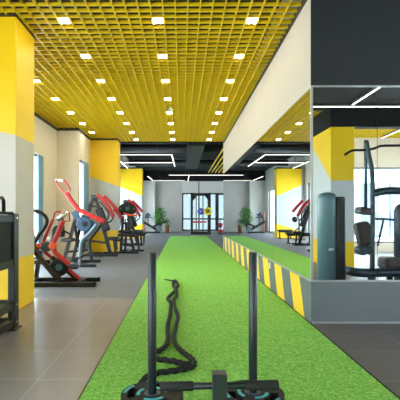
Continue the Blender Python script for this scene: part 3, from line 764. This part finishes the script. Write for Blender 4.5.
def plant(name, label, x, y, pot_r, pot_h, pm, h, spread, n, seed):
    rnd = random.Random(seed)
    t = thing(name, label, 'plant', (x, y, 0))
    obj('pot', MB().lathe((x, y, 0), [(pot_r*.7, 0), (pot_r*.85, pot_h*.5), (pot_r, pot_h*.95), (pot_r, pot_h), (pot_r*.88, pot_h), (pot_r*.85, pot_h*.9)], 20), pm, t)
    st, lf = MB(), MB()
    for k in range(7):
        a = 2*PI*k/7 + rnd.random(); top = V3((x+math.cos(a)*spread*.45, y+math.sin(a)*spread*.45, pot_h+(h-pot_h)*(.6+.35*rnd.random())))
        st.tube([(x, y, pot_h*.85), (x+math.cos(a)*spread*.12, y+math.sin(a)*spread*.12, pot_h+(h-pot_h)*.4), top], .012, 6)
    for k in range(n):
        a = rnd.random()*2*PI; u = rnd.random(); zc = pot_h + (h-pot_h)*(.12+.88*u)
        rad = spread*(.25 + .75*rnd.random())*math.sin(PI*(.18+.72*u))
        c = V3((x+math.cos(a)*rad, y+math.sin(a)*rad, zc)); L = .2+.12*rnd.random(); W = L*.32
        d = V3((math.cos(a), math.sin(a), rnd.uniform(-.5, .7))).normalized(); sd = d.cross(V3((0, 0, 1))).normalized(); upv = sd.cross(d)
        row = []
        for i in range(5):
            q = i/4; w = W*math.sin(PI*(.08+.9*q)); p = c + d*L*(q-.3) - upv*(.35*L*q*q)
            row.append((lf.bm.verts.new(p-sd*w/2+upv*.01), lf.bm.verts.new(p), lf.bm.verts.new(p+sd*w/2+upv*.01)))
        for i in range(4):
            for j in range(2): lf.bm.faces.new((row[i][j], row[i][j+1], row[i+1][j+1], row[i+1][j]))
    obj('stem', st, M['stem'], t); obj('foliage', lf, M['leaf'], t)
plant('potted_plant', 'bushy green plant in a white pot before the grey back wall', -1.5, 28.7, .22, .45, M['potwhite'], 1.72, .46, 330, 3)
plant('potted_plant', 'small sparse plant in a terracotta pot right of the bushy plant', -1.0, 27.9, .17, .5, M['terracotta'], .95, .22, 26, 5)

t = thing('rowing_machine', 'dark low cardio machine with slanting rails beside the farthest column', 'gym machine', (-2.0, 27.6, 0))
obj('base_frame', MB().beam((-2.55, 27.6, .06), (-1.45, 27.6, .06), .1, .1).beam((-2.5, 27.3, .05), (-2.5, 27.9, .05), .1, .1).beam((-1.5, 27.3, .05), (-1.5, 27.9, .05), .1, .1), M['black'], t)
obj('slide_rail', MB().beam((-2.62, 27.6, .78), (-1.62, 27.6, .2), .14, .15), M['black'], t)
obj('front_rail', MB().beam((-2.05, 27.5, .38), (-.98, 27.5, .8), .12, .12), M['black'], t)
obj('support', MB().beam((-1.35, 27.5, .62), (-1.5, 27.6, .08), .08, .08), M['black'], t)
obj('upright', MB().beam((-2.5, 27.6, .05), (-2.58, 27.6, 1.36), .11, .11), M['terracotta'], t)
obj('mast', MB().beam((-2.22, 27.62, .5), (-2.26, 27.62, 1.0), .07, .07), M['gun'], t)
s_ = MB(); pad(s_, (-2.34, 27.6, .98), (-2.18, 27.6, 1.3), .26, .12, (0, 1, 0)); obj('console', s_, M['bluepanel'], t)
obj('handlebar', MB().tube([(-2.26, 27.3, 1.0), (-2.1, 27.35, 1.06), (-2.02, 27.6, 1.02), (-2.1, 27.85, 1.06), (-2.26, 27.9, 1.0)], .03, 8), M['gun'], t)
q = MB(); disc(q, (-1.5, 27.42, .3), .19, .08); obj('flywheel', q, M['silver'], t)

# ------------------------------------------------------------------ machine seen in the mirror at right (stands beside the camera)
def Q(px, py, v):                               # a reflected point at apparent distance v back to its real place
    return V3(((px - VX)*v/F, 2*FRONT_Y - v, CH - (py - HY)*v/F))
t = thing('lat_pulldown_machine', 'black cable pulldown machine with teal stack shroud, seen in the mirror at right', 'gym machine', (3.1, 2.0, 0))
sh = MB(); cx, cy, r = 2.42, 2.3, .16
sh.lathe((cx, cy, .02), [(r, 0), (r, 1.44), (r*.96, 1.49), (r*.8, 1.53), (r*.45, 1.555), (.02, 1.56)], 28)
obj('stack_shroud', sh, M['tealdark'], t)
obj('shroud_label', MB().box((cx-.03, cy+r-.004, .62), (cx+.05, cy+r+.006, .66)), M['outlet'], t)
obj('stack_frame', MB().box((cx+.1, cy-.14, .0), (cx+.26, cy+.15, 1.5), .03), M['black'], t)
V = 7.2
obj('base_beam', MB().tube([Q(342, 268, V+.5), Q(346, 270, V+.2), Q(354, 272, V), Q(366, 273, V), Q(385, 272.5, V), Q(402, 272.5, V), Q(420, 272.5, V)], .078, 12).beam(Q(343, 270, V+.3), (Q(343, 270, V+.3).x, Q(343, 270, V+.3).y, 0), .08, .08).beam(Q(372, 273, V), (Q(372, 273, V).x, Q(372, 273, V).y, 0), .1, .1).beam(Q(410, 273, V), (Q(410, 273, V).x, Q(410, 273, V).y, 0), .1, .1), M['gun'], t)
obj('upright', MB().tube([Q(366.5, 141, V), Q(369, 155, V), Q(372, 170, V), Q(373, 190, V), Q(373, 230, V), Q(372.5, 272, V)], .042, 12), M['gun'], t)
obj('rear_post', MB().tube([Q(366, 140, V+.1), Q(366, 165, V+.1), Q(366, 208, V+.1)], .03, 10, smooth=False), M['silver'], t)
obj('cross_arm', MB().tube([Q(373, 193.5, V), Q(385, 191, V), Q(402, 191, V), Q(425, 194, V)], .066, 12), M['gun'], t)
obj('lat_bar', MB().tube([Q(345, 155, V), Q(353, 150.5, V), Q(365, 150, V), Q(374, 148.5, V), Q(381, 146, V), Q(392, 145.5, V), Q(412, 146, V), Q(420, 151, V)], .022, 10), M['black'], t)
s_ = MB(); pad(s_, Q(357.5, 210, V), Q(370, 212, V), .28, .12, (0, 0, 1)); obj('thigh_pad', s_, M['brownpad'], t)
s_ = MB(); pad(s_, Q(361, 222, V+.1), Q(366, 246, V+.1), .26, .2, (0, 1, 0)); obj('back_pad', s_, M['brownpad'], t)
for (a, b_) in ((361, 250.5), (368, 250)):
    s_ = MB(); disc(s_, Q(a, b_, V), .075, .22); obj('roller_pad', s_, M['gun'], t)
s_ = MB(); pad(s_, Q(381, 263, V), Q(399, 263, V), .34, .22, (0, 0, 1)); obj('seat', s_, M['brownpad'], t)
obj('seat_post', MB().beam(Q(390, 266, V), (Q(390, 266, V).x, Q(390, 266, V).y, 0), .08, .08), M['black'], t)
obj('handle_rail', MB().tube([Q(375, 219, V+.4), Q(385, 219, V+.4), Q(395, 220, V+.4)], .02, 8).tube([Q(384, 219, V+.4), Q(381, 232, V+.4), Q(378, 246, V+.4)], .02, 8), M['gun'], t)
tw = MB(); c = Q(404, 240, V+.3); tw.lathe((c.x, c.y, 0), [(.16, 0), (.16, 1.28), (.13, 1.36), (.07, 1.4), (.01, 1.41)], 24); obj('stack_shroud', tw, M['gun'], t)

# pale blocks outside the rear windows, seen by reflection
def building(label, x0, x1, y0, y1, h):
    t = thing('building', label, 'building', ((x0+x1)/2, (y0+y1)/2, -1))
    obj('facade', MB().box((x0, y0, -1), (x1, y1, h)), M['bld'], t)
    n = int((x1-x0)/1.6)
    for i in range(n):
        for z in range(0, int(h)-1, 3): obj('window', MB().box((x0+.3+i*1.6, y1, z), (x0+1.3+i*1.6, y1+.05, z+1.5)), M['bldwin'], t)
building('grey-blue building outside the rear window, reflected in the mirror at right', 18.6, 22, -40, -32, 4.4)

# ------------------------------------------------------------------ world, camera, view
w = bpy.data.worlds.new('sky'); bpy.context.scene.world = w; w.use_nodes = True
bg = w.node_tree.nodes['Background']; bg.inputs[0].default_value = (.86, .95, 1.0, 1); bg.inputs[1].default_value = 6.5
cam = bpy.data.cameras.new('camera'); co = bpy.data.objects.new('camera', cam); C.objects.link(co)
co.location = (0, 0, CH); co.rotation_euler = (PI/2, 0, 0)
cam.sensor_width = 36; cam.lens = F/400*36; cam.shift_x = (200-VX)/400; cam.shift_y = (HY-200)/400
cam.clip_start = .05; cam.clip_end = 300
sc = bpy.context.scene; sc.camera = co
vs = sc.view_settings
vs.view_transform = 'Standard'; vs.look = 'None'; vs.gamma = 1; vs.use_curve_mapping = False; vs.exposure = 0.85
try:
    sc.cycles.max_bounces = 12; sc.cycles.diffuse_bounces = 5; sc.cycles.glossy_bounces = 6; sc.cycles.transparent_max_bounces = 16
    sc.cycles.sample_clamp_indirect = 8
except Exception: pass
